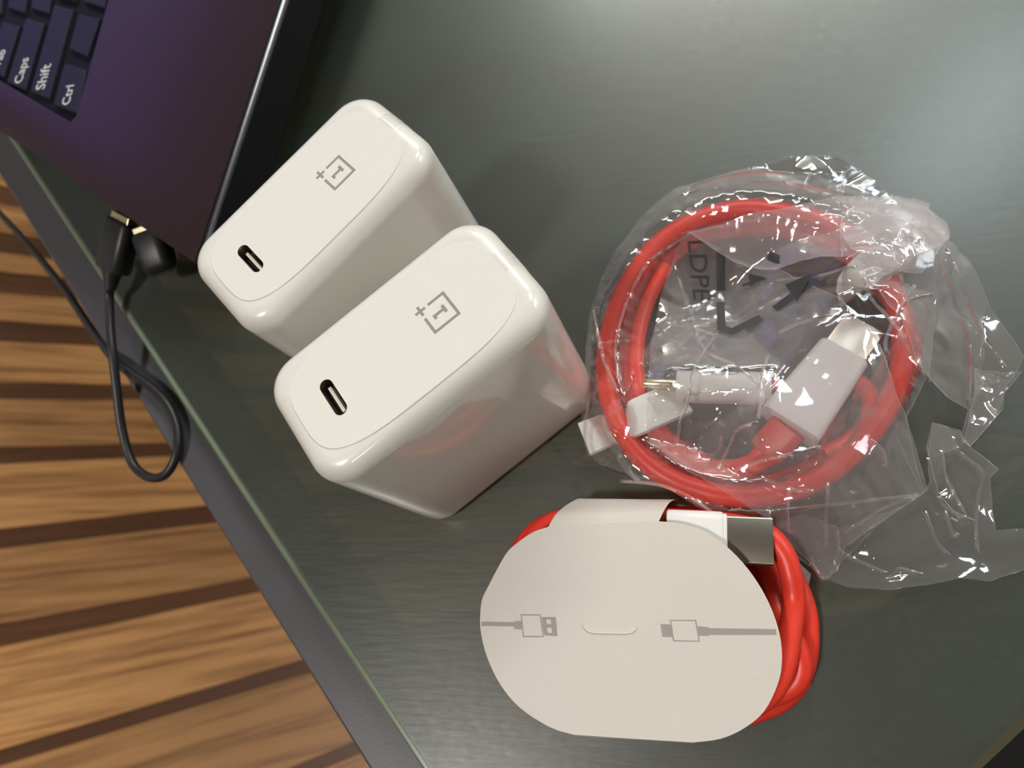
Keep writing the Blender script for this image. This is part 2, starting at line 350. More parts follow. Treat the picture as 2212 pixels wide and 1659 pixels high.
# ------------------------------------------------------------------ chargers
CL,CW,CHH,CR,RE=60.0,32.6,63.1,8.1,4.2
def superell(a,b,p,n=56):
    out=[]
    for k in range(n):
        t=2*PI*k/n; c,s=math.cos(t),math.sin(t)
        out.append((a*math.copysign(abs(c)**(2/p),c),b*math.copysign(abs(s)**(2/p),s)))
    return out
PU,PL,PWD=-17.45,9.1,3.0
def stadium(cx_,l,w,n=10):     # slot across the charger (long side along v)
    r=w/2; out=[]
    for k in range(n+1): a=PI*k/n; out.append((cx_+r*math.cos(a),l/2-r+r*math.sin(a)))
    for k in range(n+1): a=PI+PI*k/n; out.append((cx_+r*math.cos(a),-l/2+r+r*math.sin(a)))
    return out
def make_charger(label,loc,rz):
    t=thing('charger',label,'charger',loc,rz,'white plug-in chargers standing on the glass')
    rings=[]
    prof=[(.0,3.0),(1.0,1.2),(2.6,.25),(4.5,.0),(20,.1),(40,.25)]
    for k in range(8):
        a=PI/2*k/7; prof.append((CHH-RE-.25+RE*math.sin(a),.39+RE*(1-math.cos(a))))
    for z,ins in prof: rings.append([(a,b,z) for a,b in rrect(CL-2*ins,CW-2*ins,max(CR-ins*.8,1),10)])
    V,F=loft(rings,True,False)
    top=rings[-1]; hole=stadium(PU,PL,PWD)
    v2,f2=cdt([(a,b) for a,b,_ in top],[hole]); zt=prof[-1][0]
    V,F=merge((V,F),([(p.x,p.y,zt) for p in v2],f2))
    b=obj('body',V,F,M['white'],t,local=True,smooth=40)
    # face panel, a hair proud of the body
    A1,B1=CL/2-4.2,CW/2-3.7
    o1=superell(A1,B1,3.6); o2=superell(A1-.12,B1-.12,3.6)
    v3,f3=cdt(o2,[hole])
    ring=[[(a,b_,zt-.1) for a,b_ in o1],[(a,b_,zt+.10) for a,b_ in o1],[(a,b_,zt+.2) for a,b_ in o2]]
    rv,rf=loft(ring,False,False)
    hr=loft([[(a,b_,zt+.2) for a,b_ in hole],[(a,b_,zt-.3) for a,b_ in hole]],False,False)
    V,F=merge((rv,rf),([(p.x,p.y,zt+.2) for p in v3],f3),hr)
    obj('face_panel',V,F,M['panel'],t,local=True,smooth=30)
    # port
    i1=stadium(PU,PL-.04,PWD-.04); 
    V,F=merge(loft([[(a,b_,zt+.05) for a,b_ in i1],[(a,b_,zt-5.5) for a,b_ in i1]],False,True))
    p=obj('usb_port',V,F,M['steel'],t,local=True,smooth=40)
    V,F=prism([(PU-.36,-3.3),(PU+.36,-3.3),(PU+.36,3.3),(PU-.36,3.3)],zt-5.4,zt-1.3)
    obj('tongue',V,F,M['tongue'],p,local=True)
    obj('port_floor',[(a,b_,zt-3.2) for a,b_ in stadium(PU,PL-.3,PWD-.3)],[tuple(range(22))],M['dark_hole'],p,local=True)
    # emblem: square with a plus at one corner and a 1 inside. up = -u, right = +v
    s=6.7; th=.092*s; uc=10.1; z=zt+.215
    def q(x0,x1,y0,y1):        # emblem frame: x right, y up, origin at centre, in units of s
        return [(uc-y*s,x*s,z) for x,y in ((x0,y0),(x1,y0),(x1,y1),(x0,y1))]
    t_=.092; h=.5
    rects=[(-h,-h+t_,-h,h),(-h,h,-h,-h+t_),(-h,-h+1*.64,h-t_,h),(h-t_,h,-h,-h+.64),
           (.44-.185,.44+.185,.44-t_/2,.44+t_/2),(.44-t_/2,.44+t_/2,.44-.185,.44+.185),
           (-.05,.05,-.22,.23),(-.14,.14,-.25,-.14),(-.12,.02,.13,.23)]
    V=[];F=[]
    for k,r_ in enumerate(rects):
        n=len(V); V+=[(a,b_,c+.004*(k%3)) for a,b_,c in q(*r_)]; F.append((n,n+1,n+2,n+3))
    obj('emblem',V,F,M['grey_ink'],t,local=True,label='small grey printed emblem')
    # folded tail of the protective film over the upper end
    fl=[]
    for k in range(9):
        a=PI/2*k/8; r_=RE+.12; cxx=CL/2-.39-RE; czz=CHH-RE-.25
        fl.append((cxx+r_*math.sin(a),czz+r_*math.cos(a)))
    fl=[(CL/2-4.4,CHH-.25+.22)]+fl+[(CL/2+.05-.2,CHH-22),(CL/2+.05,CHH-34)]
    V=[];n=len(fl)
    for yv in (-2.2,3.0):
        for k,(x,zz) in enumerate(fl): V.append((x,yv+(.25*math.sin(k*1.9)),zz))
    F=[(k,k+1,n+k+1,n+k) for k in range(n-1)]
    obj('film_strip',V,F,M['film'],t,local=True,smooth=True)
    return t
make_charger('glossy white charger block closer to the laptop, partly behind the other charger',(-81.74,88.92,0),.761)
make_charger('glossy white charger block in front, between the other charger and the red cables',(-56.73,52.64,0),.628)
# ------------------------------------------------------------------ laptop
LN=Vector((-.03,-.04,1)).normalized()        # the deck leans slightly
LP0=U(428,572,28)
def D(px,py,h=0.0):            # point of the deck plane seen at a pixel, lifted by h
    a=Vector((0,0,CH)); b=U(px,py,0); d=(b-a); t=(LP0-a).dot(LN)/d.dot(LN)
    return a+d*t+LN*h
c0=D(428,572); fdir=(D(560,160)-D(441,523)).normalized(); sdir=(D(30,302)-c0).normalized()
laptop=thing('laptop','open dark laptop with purple-tinted deck and black keys in the upper left','laptop',(c0.x,c0.y,0))
def para(o,a,b,h0,h1,r=5):     # slab in the deck plane
    P=[o,o+a,o+a+b,o+b]; n=len(P)
    return [p+LN*h0 for p in P]+[p+LN*h1 for p in P],[(0,1,2,3),(4,5,6,7)]+[(i,(i+1)%4,(i+1)%4+4,i+4) for i in range(4)]
FW,SD=330.0,225.0
fs=fdir-sdir*fdir.dot(sdir)     
# body with softly rounded front edge
prof=[(0,-1.6),(-.5,-.8),(-1.4,-.15),(-3,0)]
def edge_pt(k,s): return c0+fdir*s
V=[];F=[]
inn=sdir                        # inwards from the front edge
P=[c0+inn*1.5,c0+fdir*FW+inn*1.5,c0+fdir*FW+inn*SD,c0+inn*SD]
top=[p for p in P]; 
r0=[c0+LN*-1.4+inn*.2-fdir*0,c0+fdir*FW-LN*1.4+inn*.2,c0+fdir*FW+inn*SD-LN*1.4,c0+inn*SD-LN*1.4-fdir*0]
r1=[p-LN*18 for p in [c0+inn*1.0,c0+fdir*FW+inn*1.0,c0+fdir*FW+inn*SD,c0+inn*SD]]
bev=[]
for k in range(7):
    a=PI/2*k/6; ins=1.8*(1-math.sin(a)); dz=-1.8*(1-math.cos(a))
    bev.append([c0+inn*ins+LN*dz,c0+fdir*FW+inn*ins+LN*dz,c0+fdir*FW+inn*SD+LN*dz,c0+inn*SD+LN*dz])
top=bev[0]; r0=bev[-1]; V,F=loft(bev,False,False)
obj('body',*loft([r0,r1],False,True),M['side_black'],laptop)
obj('edge_bevel',V,F,M['chrome'],laptop,smooth=60,label='shiny bevelled rim of the deck')
# keyboard well as a hole in the deck
kb=[D(252,0),D(190,205),D(160,275),D(98,252),D(0,194)]
kd=(D(252,0)-D(196,204)).normalized(); ks=(D(0,193)-D(97,251)).normalized()
kc=D(160,268)
well=[kc+kd*3,kc+kd*290,kc+kd*290+ks*112,kc+ks*112,kc+ks*2]
# deck plane basis
bx=fdir; by=LN.cross(bx).normalized()
if by.dot(sdir)<0: by=-by
def to2(p): d=p-c0; return (d.dot(bx),d.dot(by))
def to3(x,y,h=0): return c0+bx*x+by*y+LN*h
deck2=[to2(p) for p in top]; well2=[to2(p) for p in well]
v2,f2=cdt(deck2,[well2])
wl=loft([[to3(*p,0) for p in well2],[to3(*p,-2.0) for p in well2]],False,True)
obj('deck',*merge(([to3(p.x,p.y) for p in v2],f2),([p for p in wl[0]],wl[1][:-1])),M['deck'],laptop)
obj('key_bed',[to3(*p,-1.9) for p in well2],[tuple(range(len(well2)))],M['side_black'],laptop)
def key(px,leg=None,lsize=3.0,pos=(.1,.4)):
    Q=[D(*p,-.3) for p in px]       # top corners: far-right... order: a (up-left) b (up-right) c (down-right) d (down-left)
    c=sum(Q,Vector())/4
    topq=[p+(c-p)*.09+LN*.2 for p in Q]; low=[p+(c-p)*.02-LN*1.5 for p in Q]
    mid=[p-LN*.25 for p in [q+(c-q)*.05 for q in Q]]
    k=obj('key',*loft([topq,mid,low],True,True),M['key'],laptop)
    if leg:
        V,F=text_mesh(leg,lsize,.06)
        o=topq[3]; rd=(topq[0]-topq[3]).normalized(); upv=(topq[3]-topq[2]); upv=(upv-rd*upv.dot(rd)).normalized()
        w=(topq[3]-topq[2]).length; l=(topq[0]-topq[3]).length
        o2=topq[2].lerp(topq[3],pos[1])+rd*l*pos[0]
        obj('key_legend',[o2+rd*v.x+upv*v.y+LN*.06 for v in V],F,M['legend'],k)
KEYS=[([(169,26),(215,37),(186,123),(147,106)],None,0,(0,0)),
 ([(138,132),(187,147),(165,247),(113,228)],'Ctrl',5.0,(.10,.36)),
 ([(117,5),(158,16),(103,217),(62,200)],'Shift',6.0,(.05,.30)),
 ([(56,34),(95,46),(52,196),(12,180)],'Caps',5.4,(.04,.22)),
 ([(6,42),(42,52),(5,168),(-34,152)],'Tab',5.0,(.12,.3)),
 ([(24,-66),(66,-56),(51,28),(15,18)],'A',5.6,(.30,.40)),
 ([(76,-66),(116,-56),(104,30),(65,18)],'Z',5.0,(.42,.35)),
 ([(132,-70),(172,-62),(160,3),(121,-6)],None,0,(0,0)),
 ([(188,-66),(238,-52),(224,18),(178,3)],None,0,(0,0)),
 ([(-34,-60),(10,-50),(0,30),(-42,20)],'Q',5.6,(.3,.4))]
for k in KEYS: key(*k)
# screen lid, hinged along the far long side
h0=c0+inn*(SD-4)-fdir*0+LN*1; lup=(LN*1+inn*.36).normalized()
lid=[h0,h0+fdir*FW,h0+fdir*FW+lup*215,h0+lup*215]; th=inn*6
obj('lid',[p for p in lid]+[p+th for p in lid],[(0,1,2,3),(4,5,6,7)]+[(i,(i+1)%4,(i+1)%4+4,i+4) for i in range(4)],M['black_plastic'],laptop)
sc=[h0+fdir*12+lup*14,h0+fdir*(FW-12)+lup*14,h0+fdir*(FW-12)+lup*205,h0+fdir*12+lup*205]
obj('screen',[p-inn*.4 for p in sc],[(0,1,2,3)],M['screen'],laptop,label='lit purple-blue screen')
for a_,b_ in ((14,14),(FW-20,14),(14,SD-60),(FW-20,SD-60)):
    p=c0+fdir*a_+inn*b_; zt=(p-LN*18).z
    n_=10; rr=5
    V,F=loft([[(p.x+rr*math.cos(2*PI*k/n_)*s_,p.y+rr*math.sin(2*PI*k/n_)*s_,z_) for k in range(n_)] for z_,s_ in ((0.02,1),(zt+1.5,1.15))])
    obj('rubber_foot',V,F,M['black_rubber'],laptop)
# plugs in the laptop's side
cabl=thing('usb_cable','thin black cable plugged into the laptop side, looping over the table edge','cable',(*U(250,560,8)[:2],0))
pz=13
a=U(268,478,pz+4); b=U(243,585,pz-3); c=U(238,622,pz-5)
ax=(b-a); V,F=rbar(0,ax.length,12,7.5,2.4,1.2)
obj('plug',framed(V,a,ax,(0,0,1)),F,M['black_rubber'],cabl,smooth=40)
V,F=rbar(-2.2,1,9,4,.4,.2); obj('plug_shell',framed(V,a,ax,(0,0,1)),F,M['gold'],cabl,label='metal tip')
obj('strain_relief',*tube([b+(c-b)*t for t in (-.1,.2,.5,.8,1.1)],lambda t:3.4-1.6*t,14),M['black_rubber'],cabl,smooth=60)
pts=[(c.x,c.y,c.z),U(236,640,6),U(238,700,4),U(243,760,3),U(252,840,-1),U(264,930,-6),U(286,1000,-9),U(320,1030,-8.5),U(356,1026,-7),U(380,985,-5.6),U(384,930,-5.2),U(365,878,-5),U(328,838,-5),U(285,808,-4.8),U(248,778,-5.2),U(200,715,-14),U(150,640,-24),U(100,575,-34),U(45,510,-46),U(0,462,-58),U(-60,400,-75),U(-160,330,-105)]
obj('cord',*tube(spline(pts,7),1.5,12),M['black_rubber'],cabl,smooth=60)
dg=thing('usb_dongle','short rounded black dongle plugged in beside the usb cable','adapter',(*U(335,555,6)[:2],0))
a=U(322,502,15); b=U(352,592,9); ax=b-a
rings=[]
for x,s_ in ((0,.88),(1,1),(ax.length*.55,1),(ax.length*.8,.93),(ax.length*.93,.75),(ax.length,.4)):
    rings.append([(x,p*s_,q*s_) for p,q in rrect(11.5,8,3.2,5)])
V,F=loft(rings); obj('body',framed(V,a,ax,(0,0,1)),F,M['black_rubber'],dg,smooth=50)
V,F=rbar(-2.2,1,9,4,.4,.2); obj('plug_shell',framed(V,a,ax,(0,0,1)),F,M['gold'],dg)
# ------------------------------------------------------------------ red cable in the bag
ring1=[(1700,462,9),(1600,452,9),(1500,478,9),(1422,528,9),(1368,598,9),(1328,680,9),(1310,760,9),(1311,838,9),(1337,918,9),(1388,990,9),(1460,1040,9),(1550,1068,9),(1640,1072,9),(1725,1055,9),(1805,1010,9),(1872,945,9),(1925,862,9),(1948,785,9),(1948,705,10),(1925,625,11),(1880,550,11),(1800,490,10)]
ringpts=[U(*p) for p in ring1]
redA=thing('charging_cable','coiled red cable with white plugs inside the clear plastic bag','cable',(*U(1630,760,0)[:2],0),group='red charging cables')
r=2.65
obj('cord',*tube(spline(ringpts,6,True),r,16,flat=.9,closed=True),M['red'],redA,smooth=70)
ring2=[(1716,930,12),(1672,975,9),(1600,1012,6.5),(1520,1010,4),(1440,968,3),(1385,900,2.6),(1358,820,2.6),(1356,740,2.6),(1372,665,2.6),(1412,592,2.6),(1480,528,2.6),(1560,497,2.6),(1660,492,2.6),(1760,512,2.6),(1850,560,2.6),(1925,640,2.6),(1962,720,2.6),(1958,800,2.6),(1920,880,2.6),(1865,945,2.6),(1780,1000,2.6),(1690,1040,2.6),(1600,1052,2.6),(1500,1045,2.6),(1412,1000,2.6),(1345,930,2.6),(1318,850,2.6),(1316,760,2.6),(1338,670,2.6),(1380,595,2.6),(1440,535,2.6)]
obj('cord',*tube(spline([U(*p) for p in ring2],6),r,14,flat=.92),M['red'],redA,smooth=70)
ring3=[(1665,838,9),(1700,838,8),(1760,830,7),(1820,815,6.5),(1870,840,6),(1880,890,6),(1845,945,6),(1780,985,7)]
obj('cord',*tube(spline([U(*p) for p in ring3],6),2.2,14),M['red'],redA,smooth=70)
ring4=[(1440,575,6),(1400,650,6.5),(1376,740,7),(1378,820,6.8),(1400,890,6.5),(1450,955,6.5),(1530,1005,6.5)]
obj('cord',*tube(spline([U(*p) for p in ring4],6),2.1,12),M['red'],redA,smooth=70)
# type-C plug lying on its edge
a=U(1461,836,10.5); b=U(1665,840,10.5); ax=b-a
V,F=rbar(0,ax.length,7.6,8.2,3.2,.5,6); hp=obj('plug_housing',framed(V,a,ax,(0,0,1)),F,M['housing'],redA,smooth=40)
V,F=rbar(-8.0,.5,2.4,7.6,1.1,.25,4); obj('plug_tip',framed(V,a,ax,(0,0,1)),F,M['gold'],hp,smooth=40,label='thin gold-coloured tip')
# type-A plug
zA=15
bl,br,tl,tr=U(1652,878,zA),U(1762,955,zA),U(1784,722,zA-4),U(1868,790,zA-4)
a=(bl+br)/2; b=(tl+tr)/2; ax=b-a; w0=(br-bl).length+1.2; w1=(tr-tl).length+.8
a=a-Vector((0,0,3.6)); b=b-Vector((0,0,3.6)); ax=b-a
rings=[]
Lh=ax.length
for x,ins in ((0,.6),(.25,.15),(.8,0),(Lh-.8,0),(Lh-.2,.2),(Lh,.6)):
    w=w0+(w1-w0)*x/Lh-2*ins; rings.append([(x,p,q) for p,q in rrect(w,7.4-2*ins,1.7,6)])
V,F=loft(rings); ha=obj('plug_housing',framed(V,a,ax,(0,0,1)),F,M['housing'],redA,smooth=40)
def shell(o,ax,l0,l1,w,h,parent,up=(0,0,1)):
    rr=rrect(w,h,.5,3); ri=rrect(w-.7,h-.7,.3,3)
    V,F=loft([[(l0,p,q) for p,q in rr],[(l1,p,q) for p,q in rr],[(l1,p,q) for p,q in ri],[(l0+.5,p,q) for p,q in ri]],True,True)
    s_=obj('plug_shell',framed(V,o,ax,up),F,M['steel'],parent,smooth=30,label='steel usb shell')
    return s_
shell(a,ax,Lh-.5,Lh+9.5,10.4,4.5,ha)
# red strain relief
b2=U(1640,985,8); a2=(bl+br)/2-Vector((0,0,3.6)); 
V,F=loft([[(x,p*s_,q*s_) for p,q in rrect(9,5.6,2.2,4)] for x,s_ in ((0,1),(7,.97),(8,.9),(8.2,.62),(12,.56))])
obj('strain_relief',framed(V,a2,(U(1655,975,9)-a2),(0,0,1)),F,M['red'],redA,smooth=40)
# white ties
def tie(label,P,w,t_):
    pts=spline([U(*p) for p in P],5); V=[];n=len(pts)
    tt=thing('cable_tie',label,'tie',(*U(*P[len(P)//2])[:2],0),group='white ties round the coiled cable')
    for i,p in enumerate(pts):
        d=(pts[min(i+1,n-1)]-pts[max(i-1,0)]); s_=d.cross(Vector((0,0,1))).normalized() if d.length else Vector((1,0,0)); u=s_.cross(d).normalized()
        for x_,y_ in ((-w/2,-t_/2),(-w/2+.3,t_/2),(w/2-.3,t_/2),(w/2,-t_/2)): V.append(p+s_*x_+u*y_)
    F=[(i*4+k,i*4+(k+1)%4,(i+1)*4+(k+1)%4,(i+1)*4+k) for i in range(n-1) for k in range(4)]+[(0,1,2,3),tuple(range(4*n-4,4*n))]
    obj('strap',V,F,M['tie'],tt,smooth=30)
    return tt
tie('white plastic tie under the left of the coil, both ends sticking out',[(1262,948,5),(1285,938,5),(1310,928,2),(1335,920,.8),(1352,912,8),(1375,900,12.5),(1420,880,12.2),(1475,858,9)],9.5,1.2)
tie('white plastic tie round the upper right of the coil, under crumpled film',[(1842,640,6),(1852,605,13.5),(1885,572,15.2),(1925,560,12),(1950,560,5)],8.5,1.0)
tie('short white tie end beside the upper right cable',[(1880,600,10),(1905,580,14),(1945,590,10)],6,.9).location.z+=0
# ------------------------------------------------------------------ bag
obst=[([p for p in spline(ringpts,3,True)],12.0,3.5),
      ([U(1461+i*17,836,10) for i in range(13)],15.6,3.2),
      ([a+ax*(i/10) for i in range(14)],16.4,8.2),
      ([U(1355+i*12,905-i*5,12) for i in range(9)],13.6,3.5),
      ([U(1850+i*12,600-i*5,12) for i in range(8)],16.5,4)]
def drape(x,y,slope=1.05):
    z=.9
    for pts,zt,rr in obst:
        d=min((p.x-x)**2+(p.y-y)**2 for p in pts)**.5
        zz=zt-max(0,d-rr)*slope
        if d<rr: zz=zt
        if zz>z: z=zz
    return z
def crumple(x,y,seed,a1,a2):
    w=Vector((x*.045+seed,y*.045,seed)); q=Vector((x,y,0))+noise.noise_vector(w)*7
    d,_=noise.voronoi(Vector((q.x/15+seed,q.y/15,seed*.37)))
    e,_=noise.voronoi(Vector((q.x/5.5-seed,q.y/5.5,seed*.7)))
    t=0
    for k,(an,per) in enumerate(((.5,17),(1.7,23),(2.5,13))):
        an+=seed*.7; s=(q.x*math.cos(an)+q.y*math.sin(an))/per+seed*k
        t+=abs((s%1)-.5)
    return a1*(min(d[1]-d[0],.7)*1.3+t*.55)+a2*min(e[1]-e[0],.5)*2
bag=thing('plastic_bag','crumpled clear plastic bag with printed recycling mark around the red cable','bag',(*U(1630,780,0)[:2],0))
def sheet(name,poly,lift,seed,a1,a2,slope=1.0,step=.95,tent=0,edge_rib=True,mat_='film'):
    P2=[U(px,py,lift+3)[:2] for px,py in poly]
    # subdivide and roughen the outline
    out=[]
    n=len(P2)
    for i in range(n):
        a_,b_=Vector(P2[i]),Vector(P2[(i+1)%n]); k=max(1,int((b_-a_).length/1.2))
        nn=Vector((-(b_-a_).y,(b_-a_).x)).normalized() if (b_-a_).length else Vector((0,0))
        for j in range(k):
            p=a_.lerp(b_,j/k); s_=0 if j==0 else .25*noise.noise(Vector((p.x*.5,p.y*.5,seed)))
            out.append(tuple(p+nn*s_))
    v2,f2=cdt(out,(),step)
    V=[]
    for p in v2:
        z=drape(p.x,p.y,slope)
        # keep the film's outline pinned lower, crumpled inside
        V.append((p.x,p.y,z+lift+max(0,crumple(p.x,p.y,seed,a1,a2))))
    o=obj(name,V,f2,M[mat_],bag,smooth=38)
    if edge_rib:
        rv=[];rf=[]
        m_=len(out)
        for i,p in enumerate(out):
            z=drape(p[0],p[1],slope)+lift+max(0,crumple(p[0],p[1],seed,a1,a2))
            rv+= [(p[0],p[1],z-.05),(p[0]+.10,p[1]-.06,z+.5+.2*noise.noise(Vector((p[0]*.4,p[1]*.4,seed))))]
        for i in range(m_): j=(i+1)%m_; rf.append((2*i,2*i+1,2*j+1,2*j))
        obj('folded_edge',rv,rf,M['film_fold'],o)
    return o
outline_left=[(1261,933),(1270,830),(1283,700),(1307,619),(1334,565),(1389,487),(1458,411),(1582,369),(1702,333),(1813,327),(1833,340),(1918,408),(1950,441),(1995,468),(1990,481),(2015,506),(2024,546),(2000,700),(1985,830),(1935,925),(1960,985),(1997,1062),(1900,1130),(1785,1249),(1650,1151),(1570,1130),(1505,1104),(1440,1063),(1375,1040),(1298,1008),(1269,972)]
sheet('film_bottom',outline_left,-.6,1.1,.25,.1,slope=9,step=2.2)
sheet('film_top',outline_left,.5,2.7,1.3,.12,slope=.85,step=.85)
F2=[(1488,538),(1461,571),(1431,655),(1412,760),(1404,946),(1409,975),(1479,1027),(1557,1073),(1648,1130),(1785,1249),(1808,1232),(1818,1185),(1997,1062),(1935,925),(1872,790),(1815,715),(1715,635),(1672,601)]
sheet('film_flap',F2,1.8,4.2,1.6,.12,slope=.6,mat_='film2')
F1=[(1491,538),(1600,505),(1760,481),(1850,450),(1935,470),(1995,500),(2020,560),(1960,640),(1900,640),(1860,640),(1831,615),(1760,598),(1672,601),(1580,575)]
sheet('film_flap',F1,3.0,6.3,1.7,.2,slope=.6,mat_='film3')
F6=[(1815,480),(1840,462),(1900,455),(1990,472),(1985,495),(2018,515),(2022,560),(1980,600),(1900,640),(1850,625),(1815,600),(1800,540)]
sheet('film_flap',F6,4.4,9.1,2.2,.8,slope=.7,mat_='film3')
F4=[(1840,560),(1840,640),(1870,680),(1915,740),(1970,830),(2030,870),(2090,885),(2080,950),(2098,962),(2160,890),(2172,840),(2203,792),(2212,770),(2163,694),(2120,636),(2066,578),(2024,546),(1990,500),(1900,520)]
sheet('film_flap',F4,1.6,5.5,2.0,.15,slope=.8,mat_='film2')
F4b=[(2105,795),(2180,800),(2210,800),(2172,845),(2168,882),(2098,962),(2085,950),(2098,880),(2105,840)]
sheet('film_flap',F4b,3.2,7.7,1.5,.3,slope=.8,mat_='film2')
F3=[(1648,1150),(1785,1249),(1831,1268),(1921,1274),(2011,1261),(2072,1249),(2138,1255),(2260,1215),(2300,1150),(2212,1140),(2150,1145),(2140,1030),(2158,1012),(2095,960),(2075,930),(2000,925),(1995,985),(2010,1040),(1997,1062),(1960,1090),(1810,1145),(1720,1120)]
sheet('film_flap',F3,.9,3.4,1.8,.12,slope=.8,mat_='film2')
F3b=[(2000,925),(2020,925),(2075,930),(2085,955),(2030,985),(2050,1040),(2090,1110),(2075,1120),(2040,1080),(2005,1010),(1990,975)]
sheet('film_flap',F3b,3.0,8.4,1.5,.6,slope=.8)
F5=[(1230,1000),(1262,978),(1290,978),(1320,1000),(1290,1003)]
sheet('film_flap',F5,.3,1.4,.3,.1,slope=3)
# long creases: thin upright pinches of film along the traced folds
def crease(P,lift,h=.8,seed=0):
    pts=spline([U(px,py,10) for px,py in P],10); V=[];n=len(pts)
    for i,p in enumerate(pts):
        z=drape(p.x,p.y,.8)+lift; e=1-abs(2*i/(n-1)-1)**3
        j=.15*noise.noise(Vector((i*.35,seed,0)))
        d=(pts[min(i+1,n-1)]-pts[max(i-1,0)]); d.z=0; d.normalize(); sx_,sy_=-d.y*.42,d.x*.42
        V+=[(p.x+j-sx_,p.y-sy_,z),(p.x+j,p.y+j,z+h*e+.05),(p.x+j+sx_,p.y+sy_,z)]
    F=[]
    for i in range(n-1):
        F+=[(3*i,3*i+1,3*i+4,3*i+3),(3*i+1,3*i+2,3*i+5,3*i+4)]
    return V,F
cr=[([(1477,422),(1500,398),(1580,375),(1660,362),(1740,352),(1832,340)],2.2,1.3),
    ([(1833,340),(1828,380),(1816,420)],2.0,1.2),
    ([(1760,340),(1745,380),(1738,410)],2.0,.7),
    ([(1470,424),(1560,412),(1680,406),(1800,418),(1900,430),(1985,470)],2.6,.9),
    ([(1405,580),(1450,545),(1500,515),(1560,498),(1650,485)],2.6,.8),
    ([(1403,582),(1375,630),(1350,690),(1335,760),(1345,840)],2.6,.8),
    ([(1285,680),(1297,740),(1310,790),(1340,860)],2.6,1.2),
    ([(1301,755),(1340,748),(1362,742)],2.4,.7),
    ([(1550,730),(1525,770),(1500,830),(1490,880),(1470,930),(1462,970)],4.6,1.2),
    ([(1550,730),(1495,705),(1440,690)],4,.7),
    ([(1460,580),(1500,690),(1520,770),(1590,820),(1640,870),(1632,935)],4,.9),
    ([(1655,790),(1640,840),(1632,935)],4.2,1.0),
    ([(1632,935),(1590,945),(1575,975),(1550,1020)],4,.8),
    ([(1409,975),(1470,968),(1540,985),(1560,950)],3.6,1.0),
    ([(1672,601),(1600,660),(1500,705)],4.4,.9),
    ([(1672,601),(1760,620),(1830,618)],4.4,.8),
    ([(1500,705),(1600,680),(1714,636)],4.4,.8),
    ([(1810,470),(1803,520),(1800,600)],6,1.2),
    ([(1680,735),(1715,725),(1800,715)],4,.7),
    ([(1830,1150),(1900,1100),(1997,1062)],3.2,1.2),
    ([(1650,1112),(1750,1100),(1900,1078),(1997,1062)],3.4,.8),
    ([(1700,1065),(1698,1110),(1702,1145),(1715,1150)],3.4,1.0),
    ([(1780,1050),(1783,1120),(1790,1180)],3.2,.9),
    ([(1808,1140),(1818,1180),(1808,1232),(1785,1249),(1755,1200)],3.2,1.0),
    ([(1818,1183),(1870,1210),(1930,1235)],2.8,.8),
    ([(1930,1250),(1945,1235),(1960,1225),(2010,1238)],2.8,.9),
    ([(2010,985),(2022,1020),(2040,1060),(2060,1090),(2120,1120)],4,1.4),
    ([(2042,965),(2060,1020),(2095,1095)],4,1.0),
    ([(2075,930),(2085,960),(2120,985),(2145,1012),(2135,1060),(2130,1120),(2132,1200)],3,1.0),
    ([(2015,1095),(2040,1160),(2070,1195)],2.8,.9),
    ([(2060,1095),(2080,1150),(2090,1145)],2.8,.8),
    ([(1850,640),(1862,680),(1915,740),(1970,810),(2000,835)],4,1.0),
    ([(1990,500),(2022,600),(2080,690),(2100,760),(2103,870)],4.2,1.1),
    ([(2030,560),(2090,640),(2150,720),(2190,780)],4,.9),
    ([(1930,690),(1985,660),(2010,650)],4,.7),
    ([(1900,800),(1895,760),(1960,640)],4,.6),
    ([(2098,740),(2110,780),(2180,805),(2205,790)],4.6,1.3),
    ([(1275,870),(1262,930),(1270,985)],1.2,.6),
    ([(1340,1040),(1430,1055),(1500,1085),(1560,1125)],2.4,1.0),
    ([(1590,1020),(1640,1010),(1700,1000),(1760,985)],4.2,.9),
    ([(1640,1040),(1700,1065),(1750,1070)],4.0,.9),
    ([(1870,960),(1900,985),(1905,1015)],3.2,.9)]
CV,CF=[],[]
for i,(P,l,h) in enumerate(cr): CV,CF=merge((CV,CF),crease(P,l,h,i))
ob=obj('creases',CV,CF,M['crease'],bag,smooth=True); ob['kind']='stuff'
# printed mark, reading downwards, on the lower film
def mark(V,F,px,py,z,rot): 
    o=U(px,py,z); c,s=math.cos(rot),math.sin(rot)
    return [Vector((o.x+v[0]*c-v[1]*s,o.y+v[0]*s+v[1]*c,z)) for v in V],F
zP=5.6
V1=mark(*text_mesh('LDPE',6.6,.02),1487,548,zP,-PI/2+.02)
V2=mark(*text_mesh('4',8.2,.03),1600,600,zP,-PI/2+.02)
def bar2(p,q,w,z):
    a_,b_=U(*p,z),U(*q,z); d=(b_-a_).normalized(); s_=Vector((-d.y,d.x,0))*w/2
    return [a_+s_,b_+s_,b_-s_,a_-s_],[(0,1,2,3)]
def tri2(p,q,r_,z): return [U(*p,z),U(*q,z),U(*r_,z)],[(0,1,2)]
sym=[bar2((1557,560),(1557,628),2.1,zP),bar2((1556,655),(1558,734),2.1,zP),bar2((1556,726),(1584,742),2.1,zP),bar2((1578,740),(1640,708),2.1,zP),
     bar2((1668,694),(1740,648),2.1,zP),tri2((1690,640),(1712,686),(1744,628),zP),bar2((1690,590),(1650,566),2.1,zP)]
Vb,Fb=merge(V1,V2,*sym)
Vb=[Vector((v.x,v.y,drape(v.x,v.y,.6)+3.7)) for v in Vb]
obj('printed_mark',Vb,Fb,M['bag_ink'],bag,label='dark printed recycling triangle with LDPE and 4')
